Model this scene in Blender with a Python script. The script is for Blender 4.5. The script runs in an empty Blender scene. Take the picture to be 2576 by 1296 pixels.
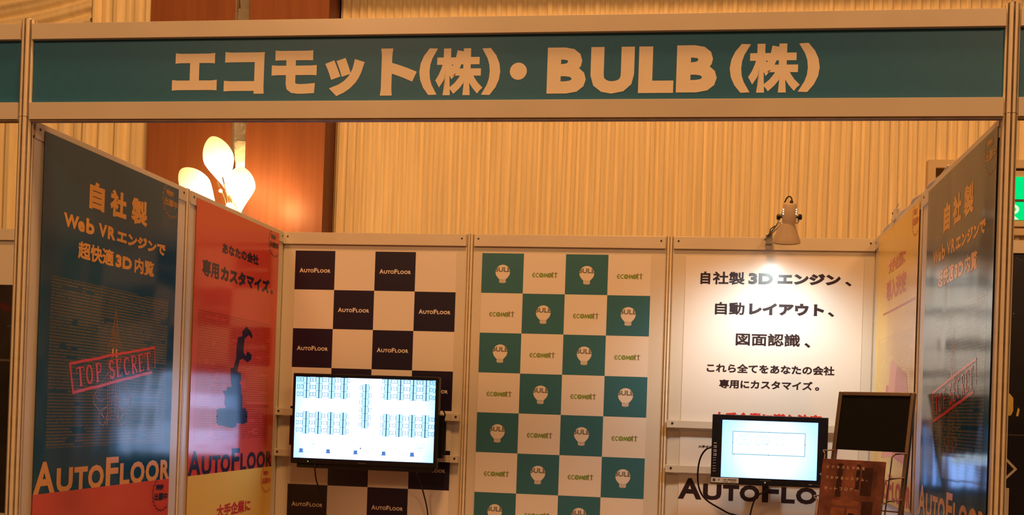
import bpy, bmesh, math, random
from mathutils import Vector, Matrix
random.seed(7)
S = bpy.context.scene
COL = S.collection
# ------------------------------------------------------------------ camera
cam = bpy.data.cameras.new('camera'); camo = bpy.data.objects.new('camera', cam); COL.objects.link(camo)
cam.sensor_width = 36.0; cam.lens = 2515.33 / 2576 * 36.0
cam.shift_x = -147.13 / 2576; cam.shift_y = 378.33 / 2576; cam.clip_start = .05
RR = [[0.99191366, -0.12266866, -0.03255301], [0.12248052, 0.9924409, -0.00771957], [0.03325389, 0.00367004, 0.9994402]]
camo.matrix_world = Matrix(((RR[0][0], RR[0][2], -RR[0][1], 2.12288), (RR[1][0], RR[1][2], -RR[1][1], -2.91711),
                            (RR[2][0], RR[2][2], -RR[2][1], 1.63377), (0, 0, 0, 1)))
S.camera = camo
# ------------------------------------------------------------------ world, exposure, lights
S.view_settings.view_transform = 'Standard'; S.view_settings.look = 'None'
S.view_settings.gamma = 1; S.view_settings.exposure = 0.0; S.view_settings.use_curve_mapping = False
w = bpy.data.worlds.new('hall_ambience'); S.world = w; w.use_nodes = True
w.node_tree.nodes['Background'].inputs[0].default_value = (1.0, .50, .20, 1)
w.node_tree.nodes['Background'].inputs[1].default_value = .12

def light(name, kind, loc, target, energy, color, size=.5, **k):
    l = bpy.data.lights.new(name, kind); l.energy = energy; l.color = color
    if kind == 'AREA': l.shape = 'DISK'; l.size = size
    else: l.shadow_soft_size = size
    for a, b in k.items(): setattr(l, a, b)
    o = bpy.data.objects.new(name, l); COL.objects.link(o); o.location = loc
    o.rotation_euler = (Vector(target) - Vector(loc)).to_track_quat('-Z', 'Y').to_euler()
    return o
light('chandelier_light', 'AREA', (1.6, -1.0, 8.0), (1.4, 3.0, 2.5), 318, (1, .455, .145), .9)
light('front_chandelier_light', 'AREA', (-1.5, -7.0, 6.5), (1.5, 0, 2.0), 175, (1, .48, .19), 1.6)
light('side_chandelier_light', 'AREA', (6.0, -6.0, 6.5), (1.5, 0, 2.0), 175, (1, .48, .19), 1.6)

# ------------------------------------------------------------------ materials
MATS = {}
def new_mat(name):
    m = bpy.data.materials.new(name); m.use_nodes = True; MATS[name] = m
    return m, m.node_tree.nodes, m.node_tree.links, m.node_tree.nodes['Principled BSDF']
def mat(name, col, rough=.5, metal=0, ior=1.45, var=0, vscale=20, bump=0, bscale=60, coat=0, stretch=None):
    m, N, L, B = new_mat(name)
    B.inputs['Base Color'].default_value = (*col, 1); B.inputs['Roughness'].default_value = rough
    B.inputs['Metallic'].default_value = metal; B.inputs['IOR'].default_value = ior
    B.inputs['Coat Weight'].default_value = coat
    tc = N.new('ShaderNodeTexCoord'); mp = N.new('ShaderNodeMapping'); L.new(tc.outputs['Object'], mp.inputs[0])
    if stretch: mp.inputs['Scale'].default_value = stretch
    if var:
        n = N.new('ShaderNodeTexNoise'); n.inputs['Scale'].default_value = vscale; n.inputs['Detail'].default_value = 4
        L.new(mp.outputs[0], n.inputs[0])
        r = N.new('ShaderNodeValToRGB'); L.new(n.outputs[0], r.inputs[0])
        r.color_ramp.elements[0].position = .3; r.color_ramp.elements[1].position = .7
        r.color_ramp.elements[0].color = (*[c * (1 - var) for c in col], 1); r.color_ramp.elements[1].color = (*[min(1, c * (1 + var)) for c in col], 1)
        L.new(r.outputs[0], B.inputs['Base Color'])
    if bump:
        n = N.new('ShaderNodeTexNoise'); n.inputs['Scale'].default_value = bscale; L.new(mp.outputs[0], n.inputs[0])
        b = N.new('ShaderNodeBump'); b.inputs['Strength'].default_value = 1; b.inputs['Distance'].default_value = bump
        L.new(n.outputs[0], b.inputs['Height']); L.new(b.outputs[0], B.inputs['Normal'])
    return m
def print_mat(name, col, rough=.16, ior=1.7, wave=.006, lines=None):
    """glossy laminated poster print: large soft waves in the sheet; lines = colour of rows of tiny code text"""
    m, N, L, B = new_mat(name)
    B.inputs['Base Color'].default_value = (*col, 1); B.inputs['Roughness'].default_value = rough; B.inputs['IOR'].default_value = ior
    tc = N.new('ShaderNodeTexCoord'); mp = N.new('ShaderNodeMapping'); L.new(tc.outputs['Object'], mp.inputs[0])
    mp.inputs['Scale'].default_value = (1, .35, 1)
    n = N.new('ShaderNodeTexNoise'); n.inputs['Scale'].default_value = 3.6; n.inputs['Detail'].default_value = 1.2; n.inputs['Distortion'].default_value = .6
    L.new(mp.outputs[0], n.inputs[0])
    b = N.new('ShaderNodeBump'); b.inputs['Strength'].default_value = 1; b.inputs['Distance'].default_value = wave
    L.new(n.outputs[0], b.inputs['Height']); L.new(b.outputs[0], B.inputs['Normal'])
    if lines:
        sp = N.new('ShaderNodeSeparateXYZ'); L.new(tc.outputs['Object'], sp.inputs[0])
        def math_(op, a, bb=None):
            q = N.new('ShaderNodeMath'); q.operation = op
            for i, x in enumerate((a, bb)):
                if x is None: continue
                if isinstance(x, (int, float)): q.inputs[i].default_value = x
                else: L.new(x, q.inputs[i])
            return q.outputs[0]
        row = math_('FLOOR', math_('DIVIDE', sp.outputs[1], .0105))
        fr = math_('FRACT', math_('DIVIDE', sp.outputs[1], .0105))
        on = math_('GREATER_THAN', fr, .42)
        cb = N.new('ShaderNodeCombineXYZ'); L.new(math_('MULTIPLY', sp.outputs[0], 7.0), cb.inputs[0]); L.new(math_('MULTIPLY', row, .37), cb.inputs[1])
        n2 = N.new('ShaderNodeTexNoise'); n2.inputs['Scale'].default_value = 1; n2.inputs['Detail'].default_value = 1; L.new(cb.outputs[0], n2.inputs[0])
        gap = math_('GREATER_THAN', n2.outputs[0], .36)
        cc = N.new('ShaderNodeCombineXYZ'); L.new(math_('MULTIPLY', sp.outputs[0], 230.0), cc.inputs[0]); L.new(math_('MULTIPLY', row, 3.1), cc.inputs[1])
        n3 = N.new('ShaderNodeTexNoise'); n3.inputs['Scale'].default_value = 1; L.new(cc.outputs[0], n3.inputs[0])
        ch = math_('ADD', math_('MULTIPLY', math_('GREATER_THAN', n3.outputs[0], .45), .55), .3)
        f = math_('MULTIPLY', math_('MULTIPLY', on, gap), ch)
        mx = N.new('ShaderNodeMix'); mx.data_type = 'RGBA'; L.new(f, mx.inputs[0])
        mx.inputs[6].default_value = (*col, 1); mx.inputs[7].default_value = (*lines, 1); L.new(mx.outputs[2], B.inputs['Base Color'])
    return m
def emit(name, col, strength, edge=None, centre=(0, 0, 0), radius=1):
    m, N, L, B = new_mat(name); N.remove(B)
    e = N.new('ShaderNodeEmission'); e.inputs[0].default_value = (*col, 1); e.inputs[1].default_value = strength
    L.new(e.outputs[0], N['Material Output'].inputs[0])
    if edge:
        tc = N.new('ShaderNodeTexCoord'); v = N.new('ShaderNodeVectorMath'); v.operation = 'DISTANCE'; L.new(tc.outputs['Object'], v.inputs[0])
        v.inputs[1].default_value = centre
        mr = N.new('ShaderNodeMapRange'); mr.interpolation_type = 'SMOOTHSTEP'; L.new(v.outputs['Value'], mr.inputs[0]); mr.inputs[1].default_value = radius * .35; mr.inputs[2].default_value = radius
        mx = N.new('ShaderNodeMix'); mx.data_type = 'RGBA'; L.new(mr.outputs[0], mx.inputs[0])
        mx.inputs[6].default_value = (*col, 1); mx.inputs[7].default_value = (*edge, 1); L.new(mx.outputs[2], e.inputs[0])
    return m
white_pl = mat('panel_white_laminate', (.74, .70, .62), .32, bump=.0004, bscale=9, var=.03, vscale=3)
alu = mat('anodised_beige_aluminium', (.86, .78, .62), .30, var=.05, vscale=6, stretch=(1, 1, 8))
groove = mat('groove_painted_shade', (.46, .37, .25), .6, var=.2)  # darker than the aluminium: the shade inside the slots is put into the colour
rail_m = mat('rail_cream_lacquer', (.72, .66, .56), .28, var=.04, vscale=5)
screw_m = mat('dark_steel_screw', (.10, .08, .06), .35, .8, var=.2)
teal_sign = mat('teal_sign_film', (.018, .155, .32), .45, var=.04, vscale=40)
sign_let = mat('cream_cut_vinyl', (.93, .84, .70), .5, var=.02)
teal_p = print_mat('teal_print', (.003, .078, .17), .14, 1.45, wave=.009)
teal_pl = print_mat('teal_print_with_code_rows', (.003, .078, .17), .14, 1.45, wave=.009, lines=(.17, .15, .09))
orange_p = print_mat('orange_lettering_print', (.86, .42, .10), .2, 1.6)
orange_wire = print_mat('orange_wireframe_print', (.40, .19, .05), .2, 1.6)
stamp_p = print_mat('red_stamp_print', (.75, .05, .04), .2, 1.6)
red_p = print_mat('red_print', (.74, .085, .055), .15, 1.7)
red_pl = print_mat('red_print_with_code_rows', (.74, .085, .055), .15, 1.7, lines=(.45, .04, .03))
navy_p = print_mat('navy_print', (.022, .018, .045), .2, 1.6)
yel_p = print_mat('yellow_print', (.92, .60, .12), .20, 1.45)
yel_pl = print_mat('yellow_print_with_code_rows', (.92, .60, .12), .20, 1.45, lines=(.72, .44, .12))
redtxt_p = print_mat('crimson_lettering_print', (.62, .05, .05), .2, 1.6)
pink_p = print_mat('light_pink_print', (.85, .24, .17), .2, 1.6)
mag_p = print_mat('magenta_print', (.66, .045, .08), .2, 1.6)
wht_p = print_mat('white_poster_print', (.86, .82, .78), .24, 1.5, wave=.003)
dark_p = print_mat('dark_brown_lettering_print', (.035, .018, .022), .3, 1.5, wave=.003)
checknavy = print_mat('checker_navy_print', (.020, .014, .040), .28, 1.5, wave=.003)
checkteal = print_mat('checker_teal_print', (.045, .18, .24), .28, 1.5, wave=.003)
logo_w = print_mat('logo_white_print', (.84, .78, .72), .3, 1.5, wave=.003)
logo_grey = print_mat('logo_letter_print', (.20, .20, .17), .3, 1.5, wave=.003)
logo_grn = print_mat('logo_green_print', (.17, .30, .035), .3, 1.5, wave=.003)
logo_lgrn = print_mat('logo_light_green_print', (.40, .50, .16), .3, 1.5, wave=.003)
logo_ol = print_mat('logo_olive_print', (.20, .19, .06), .3, 1.5, wave=.003)
black_pl = mat('black_plastic', (.012, .012, .015), .28, var=.2)
black_mt = mat('matt_black', (.008, .008, .009), .6, ior=1.2, var=.1)
rubber = mat('black_cable_rubber', (.014, .012, .012), .45, var=.1)
chrome = mat('bronzed_chrome_wire', (.36, .26, .18), .28, 1.0, var=.05)
steel = mat('brushed_steel', (.6, .58, .55), .3, 1.0, var=.05)
lampbeige = mat('lamp_beige_enamel', (.58, .47, .34), .42, var=.04)
lampinner = mat('lamp_white_inner', (.85, .82, .75), .4, var=.02)
brass = mat('polished_brass', (.65, .42, .16), .22, 1.0, var=.08)
white_cord = mat('white_cord', (.78, .75, .70), .4, var=.03)
sticker = mat('white_sticker', (.62, .60, .58), .5, var=.04)
icon_m = mat('icon_grey_print', (.42, .42, .44), .5, var=.1)
ink = mat('dark_ink', (.06, .05, .05), .6, var=.1)
led = emit('green_led', (.1, 1, .15), 1.5)
led_w = emit('white_led', (1, 1, 1), 1.2)
scr_tv = emit('tv_screen_light', (2.0, 2.8, 4.7), 1.0, edge=(.52, 1.25, 2.6), centre=(.353, .17, 0), radius=.43)
scr_mon = emit('monitor_screen_light', (1.1, 1.9, 4.0), 1.0, edge=(.55, 1.15, 3.0), centre=(.22, .13, 0), radius=.26)
scr_room = emit('monitor_plan_white', (1.3, 1.6, 1.8), 1.0)
scr_ink = emit('screen_line_ink', (.03, .16, .24), .6)
scr_desk = emit('screen_desk_tint', (.62, 1.1, 1.45), 1.0)
scr_pl = emit('screen_plan_line', (.22, .42, .5), 1.0)
scr_spine = emit('screen_navy_spine', (.01, .05, .20), .8)
scr_blue = emit('screen_blue_box', (.10, .22, .62), 1.0)
scr_grey = emit('screen_grey_wall', (.35, .58, .72), 1.0)
scr_faint = emit('screen_faint_line', (.62, .92, 1.0), .9)
exit_g = emit('exit_sign_green', (.0, .84, .21), 1.0)
exit_w = emit('exit_sign_white', (.75, 1.0, .62), 1.0)
fabric = mat('cream_pleated_fabric', (.90, .78, .52), .75, var=.10, vscale=5, stretch=(14, 1, .35), bump=.002, bscale=30)
curtain_m = mat('ivory_curtain_fabric', (.90, .78, .50), .7, var=.06, vscale=6, stretch=(6, 1, .5))
cornice_m = mat('cream_cornice_paint', (.6, .5, .36), .6, var=.04)
trim_m = mat('beige_painted_trim', (.70, .56, .36), .45, var=.04)
recess_m = mat('beige_recess_board', (.62, .46, .26), .5, var=.05)
carpet = mat('hall_carpet', (.16, .08, .05), .95, var=.4, vscale=14, bump=.004, bscale=300)
navyposter = mat('navy_black_poster', (.012, .012, .022), .35, var=.25, vscale=4)
blackposter = mat('black_brown_poster', (.022, .016, .013), .5, var=.4, vscale=5)
redsmear = mat('dull_red_print', (.07, .012, .008), .4, var=.2)
yellowprint = mat('pale_yellow_print', (.72, .55, .14), .5, var=.1)
greyprint = mat('grey_line_print', (.10, .095, .09), .4, var=.1)
whiteprint = mat('white_line_print', (.70, .66, .62), .4, var=.03)
# wood: vertical veneer figure
def wood(name, c1, c2):
    m, N, L, B = new_mat(name); B.inputs['Roughness'].default_value = .42; B.inputs['IOR'].default_value = 1.45
    tc = N.new('ShaderNodeTexCoord'); mp = N.new('ShaderNodeMapping'); L.new(tc.outputs['Object'], mp.inputs[0]); mp.inputs['Scale'].default_value = (9, 9, .35)
    n = N.new('ShaderNodeTexNoise'); n.inputs['Scale'].default_value = 2.2; n.inputs['Detail'].default_value = 7; n.inputs['Roughness'].default_value = .6; L.new(mp.outputs[0], n.inputs[0])
    r = N.new('ShaderNodeValToRGB'); L.new(n.outputs[0], r.inputs[0]); r.color_ramp.elements[0].position = .28; r.color_ramp.elements[1].position = .72
    r.color_ramp.elements[0].color = (*c1, 1); r.color_ramp.elements[1].color = (*c2, 1); L.new(r.outputs[0], B.inputs['Base Color'])
    return m
wood_m = wood('red_brown_veneer', (.26, .085, .032), (.36, .13, .048))
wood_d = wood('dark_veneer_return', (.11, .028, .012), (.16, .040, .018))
mirror_m = mat('half_diffuse_mirror', (.72, .66, .54), .10, .72, var=.05, bump=.002, bscale=14)  # partly diffuse beige stands in for brighter reflections of the hall
def glass_shade():
    m, N, L, B = new_mat('glowing_glass_shade')
    B.inputs['Base Color'].default_value = (.9, .85, .7, 1); B.inputs['Roughness'].default_value = .3
    tc = N.new('ShaderNodeTexCoord'); sp = N.new('ShaderNodeSeparateXYZ'); L.new(tc.outputs['Object'], sp.inputs[0])
    r = N.new('ShaderNodeValToRGB'); mr = N.new('ShaderNodeMapRange'); L.new(sp.outputs[2], mr.inputs[0]); mr.inputs[2].default_value = .40
    L.new(mr.outputs[0], r.inputs[0])
    e = r.color_ramp.elements; e[0].position = 0; e[0].color = (1, .62, .25, 1); e[1].position = 1; e[1].color = (.98, .66, .24, 1)
    for p, c in ((.12, (1, .85, .55, 1)), (.5, (1, .93, .66, 1)), (.8, (1, .86, .40, 1))):
        q = e.new(p); q.color = c
    L.new(r.outputs[0], B.inputs['Emission Color'])
    r2 = N.new('ShaderNodeMapRange'); L.new(sp.outputs[2], r2.inputs[0]); r2.inputs[1].default_value = .14; r2.inputs[2].default_value = .38; r2.inputs[3].default_value = 2.6; r2.inputs[4].default_value = .96
    L.new(r2.outputs[0], B.inputs['Emission Strength'])
    return m
shade_m = glass_shade()
glow_m = emit('lit_bulb', (1, .80, .45), 6)
spotbulb_m = emit('spotlight_bulb', (1, .88, .66), 14)

# ------------------------------------------------------------------ mesh helpers
class MB:
    def __init__(s): s.v = []; s.f = []; s.m = []; s.mats = []
    def mi(s, m):
        if m not in s.mats: s.mats.append(m)
        return s.mats.index(m)
    def add(s, vs, fs, m):
        k = len(s.v); i = s.mi(m); s.v += [tuple(x) for x in vs]
        for f in fs: s.f.append(tuple(k + a for a in f)); s.m.append(i)
        return s
    def box(s, a, b, m):
        x0, y0, z0 = a; x1, y1, z1 = b
        return s.add([(x0, y0, z0), (x1, y0, z0), (x1, y1, z0), (x0, y1, z0), (x0, y0, z1), (x1, y0, z1), (x1, y1, z1), (x0, y1, z1)],
                     [(0, 3, 2, 1), (4, 5, 6, 7), (0, 1, 5, 4), (1, 2, 6, 5), (2, 3, 7, 6), (3, 0, 4, 7)], m)
    def rect(s, x0, y0, x1, y1, z, m): return s.add([(x0, y0, z), (x1, y0, z), (x1, y1, z), (x0, y1, z)], [(0, 1, 2, 3)], m)
    def poly(s, pts, z, m): return s.add([(x, y, z) for x, y in pts], [tuple(range(len(pts)))], m)
    def stroke(s, pts, wd, z, m, closed=False):
        pts = [Vector(p) for p in pts]
        if closed: pts = pts + [pts[0]]
        for k, (a, b) in enumerate(zip(pts, pts[1:])):
            d = (b - a)
            if d.length < 1e-7: continue
            d = d.normalized() * wd / 2; n = Vector((-d.y, d.x)); A = a - d * .6; Bq = b + d * .6
            s.c = getattr(s, 'c', 0) + 1; zz = z + (s.c % 17) * 7e-6
            s.add([(*(A - n), zz), (*(Bq - n), zz), (*(Bq + n), zz), (*(A + n), zz)], [(0, 1, 2, 3)], m)
        return s
    def tube(s, pts, r, m, n=8, closed=False, cap=True):
        pts = [Vector(p) for p in pts]; k0 = len(s.v); i = s.mi(m); N = len(pts); up = None
        rr = r if isinstance(r, (list, tuple)) else [r] * N
        for k, p in enumerate(pts):
            t = (pts[min(k + 1, N - 1)] - pts[max(k - 1, 0)]).normalized()
            if up is None:
                up = t.orthogonal().normalized()
            up = (up - t * up.dot(t)).normalized(); q = t.cross(up)
            for j in range(n):
                a = 2 * math.pi * j / n; s.v.append(tuple(p + (up * math.cos(a) + q * math.sin(a)) * rr[k]))
        for k in range(N - 1):
            for j in range(n):
                a = k0 + k * n + j; b = k0 + k * n + (j + 1) % n; s.f.append((a, b, b + n, a + n)); s.m.append(i)
        if cap:
            s.f.append(tuple(k0 + j for j in reversed(range(n)))); s.m.append(i)
            s.f.append(tuple(k0 + (N - 1) * n + j for j in range(n))); s.m.append(i)
        return s
    def lathe(s, prof, m, n=32, axis='Z', c=(0, 0, 0), sq=1.0, wob=0):
        k0 = len(s.v); i = s.mi(m)
        for q, (r, h) in enumerate(prof):
            for j in range(n):
                a = 2 * math.pi * j / n; rq = r * (1 + wob * math.sin(3 * a + 1) * q / len(prof))
                x, y = rq * math.cos(a), rq * math.sin(a) * sq
                p = {'Z': (x, y, h), 'X': (h, x, y), 'Y': (x, h, y)}[axis]
                s.v.append((p[0] + c[0], p[1] + c[1], p[2] + c[2]))
        for k in range(len(prof) - 1):
            for j in range(n):
                a = k0 + k * n + j; b = k0 + k * n + (j + 1) % n; s.f.append((a, b, b + n, a + n)); s.m.append(i)
        return s
    def build(s, name, parent=None, smooth=False, bevel=0, segs=2):
        me = bpy.data.meshes.new(name); me.from_pydata(s.v, [], s.f)
        for m in s.mats: me.materials.append(m)
        me.polygons.foreach_set('material_index', s.m)
        if smooth: me.polygons.foreach_set('use_smooth', [True] * len(me.polygons))
        me.update()
        o = bpy.data.objects.new(name, me); COL.objects.link(o)
        if parent: o.parent = parent
        if bevel:
            b = o.modifiers.new('bevel', 'BEVEL'); b.width = bevel; b.segments = segs; b.limit_method = 'ANGLE'; b.angle_limit = .6
        return o
def thing(name, label, cat, loc=(0, 0, 0), rot=None, group=None):
    o = bpy.data.objects.new(name, None); COL.objects.link(o); o.empty_display_size = .1
    if rot is not None:
        o.matrix_world = Matrix.Translation(loc) @ rot.to_4x4()
    else: o.location = loc
    return tag(o, label, cat, group)
def tag(o, label=None, cat=None, group=None, kind=None):
    if label: o['label'] = label
    if cat: o['category'] = cat
    if group: o['group'] = group
    if kind: o['kind'] = kind
    return o
def copy_tree(o, parent=None):
    c = o.copy(); COL.objects.link(c); c.parent = parent
    for ch in list(o.children): copy_tree(ch, c)
    return c
BACK = Matrix(((1, 0, 0), (0, 0, -1), (0, 1, 0)))      # local x right, y up, z towards the visitor
LEFT = Matrix(((0, 0, 1), (1, 0, 0), (0, 1, 0)))
RIGHT = Matrix(((0, 0, -1), (-1, 0, 0), (0, 1, 0)))

# ------------------------------------------------------------------ lettering
_geo = {}
HEAD = []
def glyphs(body):
    if body not in _geo:
        c = bpy.data.curves.new('t', 'FONT'); c.body = body; c.resolution_u = 3
        o = bpy.data.objects.new('t', c); COL.objects.link(o)
        dg = bpy.context.evaluated_depsgraph_get(); dg.update()
        ev = o.evaluated_get(dg); m = ev.to_mesh()
        v = [(p.co.x, p.co.y) for p in m.vertices]; f = [tuple(p.vertices) for p in m.polygons]
        ev.to_mesh_clear(); bpy.data.objects.remove(o); bpy.data.curves.remove(c)
        _geo[body] = (v, f)
    return _geo[body]
_loops = {}
def loops(body):
    """outline loops of the glyphs, solid side on the left"""
    if body not in _loops:
        v, f = glyphs(body); key = {}; idx = []
        for p in v:
            k = (round(p[0], 5), round(p[1], 5)); idx.append(key.setdefault(k, len(key)))
        pts = list(key.keys()); cnt = {}
        for face in f:
            fi = [idx[a] for a in face]
            ar = sum(pts[fi[k]][0] * pts[fi[(k + 1) % len(fi)]][1] - pts[fi[(k + 1) % len(fi)]][0] * pts[fi[k]][1] for k in range(len(fi)))
            if ar < 0: fi = fi[::-1]
            for k in range(len(fi)):
                a, b = fi[k], fi[(k + 1) % len(fi)]
                if a != b: cnt[(a, b)] = cnt.get((a, b), 0) + 1
        nxt = {}
        for (a, b) in cnt:
            if (b, a) not in cnt: nxt.setdefault(a, []).append(b)
        out = []
        while nxt:
            a0 = next(iter(nxt)); lp = [a0]; a = a0
            while a in nxt:
                b = nxt[a].pop()
                if not nxt[a]: del nxt[a]
                if b == a0: break
                lp.append(b); a = b
            if len(lp) > 2: out.append([pts[q] for q in lp])
        _loops[body] = out
    return _loops[body]
def text(mb, body, x0, x1, y0, y1, m, bold=0, z=.0004, shear=0, rot=0, piv=None, n=None):
    """flat lettering fitted to a box; bold = how far every outline is pushed outwards"""
    v, f = glyphs(body)
    ax = min(p[0] for p in v); bx = max(p[0] for p in v); ay = min(p[1] for p in v); by = max(p[1] for p in v)
    sx = (x1 - x0 - 2 * bold) / (bx - ax); sy = (y1 - y0 - 2 * bold) / max(by - ay, 1e-6)
    def T(px, py): return (x0 + bold + (px - ax) * sx, y0 + bold + (py - ay) * sy)
    def Q(x, y, zz):
        if rot:
            dx, dy = x - piv[0], y - piv[1]; x = piv[0] + dx * math.cos(rot) - dy * math.sin(rot); y = piv[1] + dx * math.sin(rot) + dy * math.cos(rot)
        return (x, y, zz)
    mb.add([Q(*T(*p), z) for p in v], f, m)
    if bold:
        for lp in loops(body):
            P = [Vector(T(*p)) for p in lp]; N = len(P); O = []
            for k in range(N):
                d0 = P[k] - P[k - 1]; d1 = P[(k + 1) % N] - P[k]
                d0 = d0.normalized() if d0.length > 1e-9 else d1.normalized(); d1 = d1.normalized() if d1.length > 1e-9 else d0
                n0 = Vector((d0.y, -d0.x)); n1 = Vector((d1.y, -d1.x)); b = n0 + n1
                if b.length < .35: b = n0
                b = b.normalized(); c = max(b.dot(n0), .55); O.append(P[k] + b * (bold / c))
            for k in range(N):
                zz = z + 1.5e-5 + (k % 11) * 6e-6; a, b_, c_, d = P[k], O[k], O[(k + 1) % N], P[(k + 1) % N]
                if (b_ - a).x * (d - a).y - (b_ - a).y * (d - a).x < 0: a, b_, c_, d = d, c_, b_, a
                mb.add([Q(t.x, t.y, zz) for t in (a, b_, c_, d)], [(0, 1, 2, 3)], m)
    return mb
AF = [('A', .001, .109, 0, 1), ('U', .118, .206, 0, .77), ('T', .213, .290, 0, .76), ('O', .293, .387, -.01, .78), ('F', .399, .478, 0, 1),
      ('L', .489, .553, 0, .76), ('O', .558, .656, -.01, .78), ('O', .664, .760, -.01, .78), ('R', .771, .838, 0, .76)]
def autofloor(mb, x, y, wd, h, m, bold, z=.0004):
    k = wd / .84
    for c, a, b, p, q in AF: text(mb, c, x + a * k, x + b * k, y + p * h, y + q * h, m, bold, z, n=9)
    return mb

# ================================================================== STRUCTURE
fl = MB(); fl.box((-6, -8, -.05), (9, 4.6, 0), carpet); tag(fl.build('floor'), kind='structure')
# pleated fabric hall wall
def pleats(name, x0, x1, z0, z1, y, pitch, depth, m, irregular=.15, seed=1, nz=2, sharp=1.0):
    rnd = random.Random(seed); mb = MB(); xs = []; x = x0
    while x < x1:
        p = pitch * (1 + rnd.uniform(-irregular, irregular)); d = depth * (1 + rnd.uniform(-irregular, irregular) * 1.6); K = 12
        fl_ = rnd.uniform(.1, .4)
        for k in range(K):
            t = k / K; h = (0.5 - 0.5 * math.cos(2 * math.pi * t)) ** sharp + .13 * math.sin(2 * math.pi * (3 * t + fl_))
            xs.append((x + t * p, y - d * h))
        x += p
    n = len(xs)
    for iz in range(nz):
        z = z0 + (z1 - z0) * iz / (nz - 1)
        for i, (a, b) in enumerate(xs): mb.v.append((a + .004 * math.sin(z * 2.1 + i * .02), b + .004 * math.sin(z * 1.3 + i * .11), z))
    k = mb.mi(m)
    for iz in range(nz - 1):
        for i in range(n - 1):
            mb.f.append((iz * n + i, iz * n + i + 1, (iz + 1) * n + i + 1, (iz + 1) * n + i)); mb.m.append(k)
    return mb.build(name, smooth=True)
tag(pleats('wall_back', -.575, 3.66, 0, 5.2, 4.235, .069, .027, fabric, .16, 3, 8, .8), kind='structure')
tag(pleats('wall_back_right', 3.66, 6.2, 3.44, 5.2, 4.235, .069, .027, fabric, .16, 5, 8, .8), kind='structure')
tag(pleats('wall_back_low', 3.66, 6.2, 0, 2.93, 4.235, .069, .027, fabric, .16, 6, 4, .8), kind='structure')
co = MB(); co.box((-6, 3.78, 4.83), (9, 4.4, 5.3), cornice_m); tag(co.build('trim_1'), kind='structure')
bw = MB(); bw.box((-6, 4.32, 0), (9, 4.40, 5.3), recess_m); tag(bw.build('wall_rear_plaster'), kind='structure')

# recess with exit sign
r = thing('wall_recess', 'painted recess frame around the exit sign in the pleated wall', 'recess', (3.66, 4.2, 2.93))
mb = MB(); mb.box((.0, -.035, .0), (2.2, .0, .045), trim_m); mb.build('bottom_trim', r)
mb = MB(); mb.box((.0, -.035, .455), (2.2, .0, .51), trim_m); mb.build('top_trim', r)
mb = MB(); mb.box((.0, -.036, .045), (.05, .0, .455), trim_m); mb.build('side_trim', r)
mb = MB(); mb.box((.0, .08, .0), (2.2, .10, .51), recess_m); mb.build('back_board', r)
mb = MB(); mb.box((.05, .0, .0), (2.2, .08, .03), recess_m); mb.box((.05, .0, .48), (2.2, .08, .51), recess_m); mb.box((0, .0, .0), (.05, .08, .51), recess_m); mb.build('lining', r)
r = thing('exit_sign', 'green lit exit sign in beige frame, seen right of the front right post', 'exit sign', (4.19, 4.2, 2.99))
mb = MB(); mb.box((0, -.02, 0), (.62, .07, .38), trim_m); mb.build('case', r, bevel=.005)
mb = MB(); mb.box((.03, -.028, .185), (.59, -.02, .335), exit_g); mb.build('upper_panel', r)
mb = MB(); mb.box((.03, -.028, .045), (.59, -.02, .165), exit_g); pn = mb.build('lower_panel', r)
mb = MB()
mb.add([(x, -.0285, z) for x, z in ((.03, .045), (.075, .045), (.03, .085))], [(0, 1, 2)], exit_w)
arc = [(.03 + .045 * math.sin(a), .115 + .035 * math.cos(a)) for a in [math.pi * k / 8 for k in range(9)]]
for a, b in zip(arc, arc[1:]):
    c = (.03, .115); q = lambda p, s: (c[0] + (p[0] - c[0]) * s, -.0285, c[1] + (p[1] - c[1]) * s)
    mb.add([q(a, 1), q(b, 1), q(b, .55), q(a, .55)], [(0, 1, 2, 3)], exit_w)
mb.build('pictogram', pn)
mb = MB(); mb.box((.02, -.035, .168), (.60, -.02, .182), screw_m); mb.build('divider', r)

# wooden column with mirror strip
r = thing('wooden_column', 'red brown veneered column with a mirror strip, behind the glowing wall lamp', 'column', (-1.951, 4.01, 0))
mb = MB(); mb.box((0, 0, 0), (.652, .20, 5.0), wood_m); mb.build('veneer_panel', r)
mb = MB(); mb.box((.768, 0, 0), (1.367, .20, 5.0), wood_m); mb.build('veneer_panel', r)
mb = MB(); mb.box((1.355, .004, 0), (1.3675, .21, 5.0), wood_d); mb.build('side_return', r)
mb = MB(); mb.box((.652, .13, 0), (.768, .19, 5.0), recess_m); mb.build('strip_backing', r)
for k, (z0, z1, t) in enumerate(((0, 1.2, .0), (1.2, 2.4, .02), (2.4, 3.02, .0), (3.02, 3.30, .02), (3.30, 3.54, .062), (3.54, 3.74, .01), (3.74, 4.1, .03), (4.1, 4.3, .0), (4.3, 4.44, .03), (4.44, 4.52, -.02), (4.52, 4.7, .04), (4.7, 5.0, 0))):
    y0 = .052 + max(0, t); y1 = .052 + max(0, -t)   # upper edge leans forward by t; tilts shaped to catch the lamp's reflection
    mb = MB(); mb.add([(.656, y0 - .014, z0), (.764, y0 + .016, z0), (.764, .13, z0), (.656, .13, z0), (.656, y1 - .014, z1), (.764, y1 + .016, z1), (.764, .13, z1), (.656, .13, z1)], [(0, 3, 2, 1), (4, 5, 6, 7), (0, 1, 5, 4), (1, 2, 6, 5), (2, 3, 7, 6), (3, 0, 4, 7)], mirror_m); mb.build('mirror_facet', r)
mb = MB(); mb.box((.652, .015, 0), (.657, .05, 5.0), steel); mb.box((.763, .015, 0), (.768, .05, 5.0), steel); mb.build('metal_edging', r)

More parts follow.
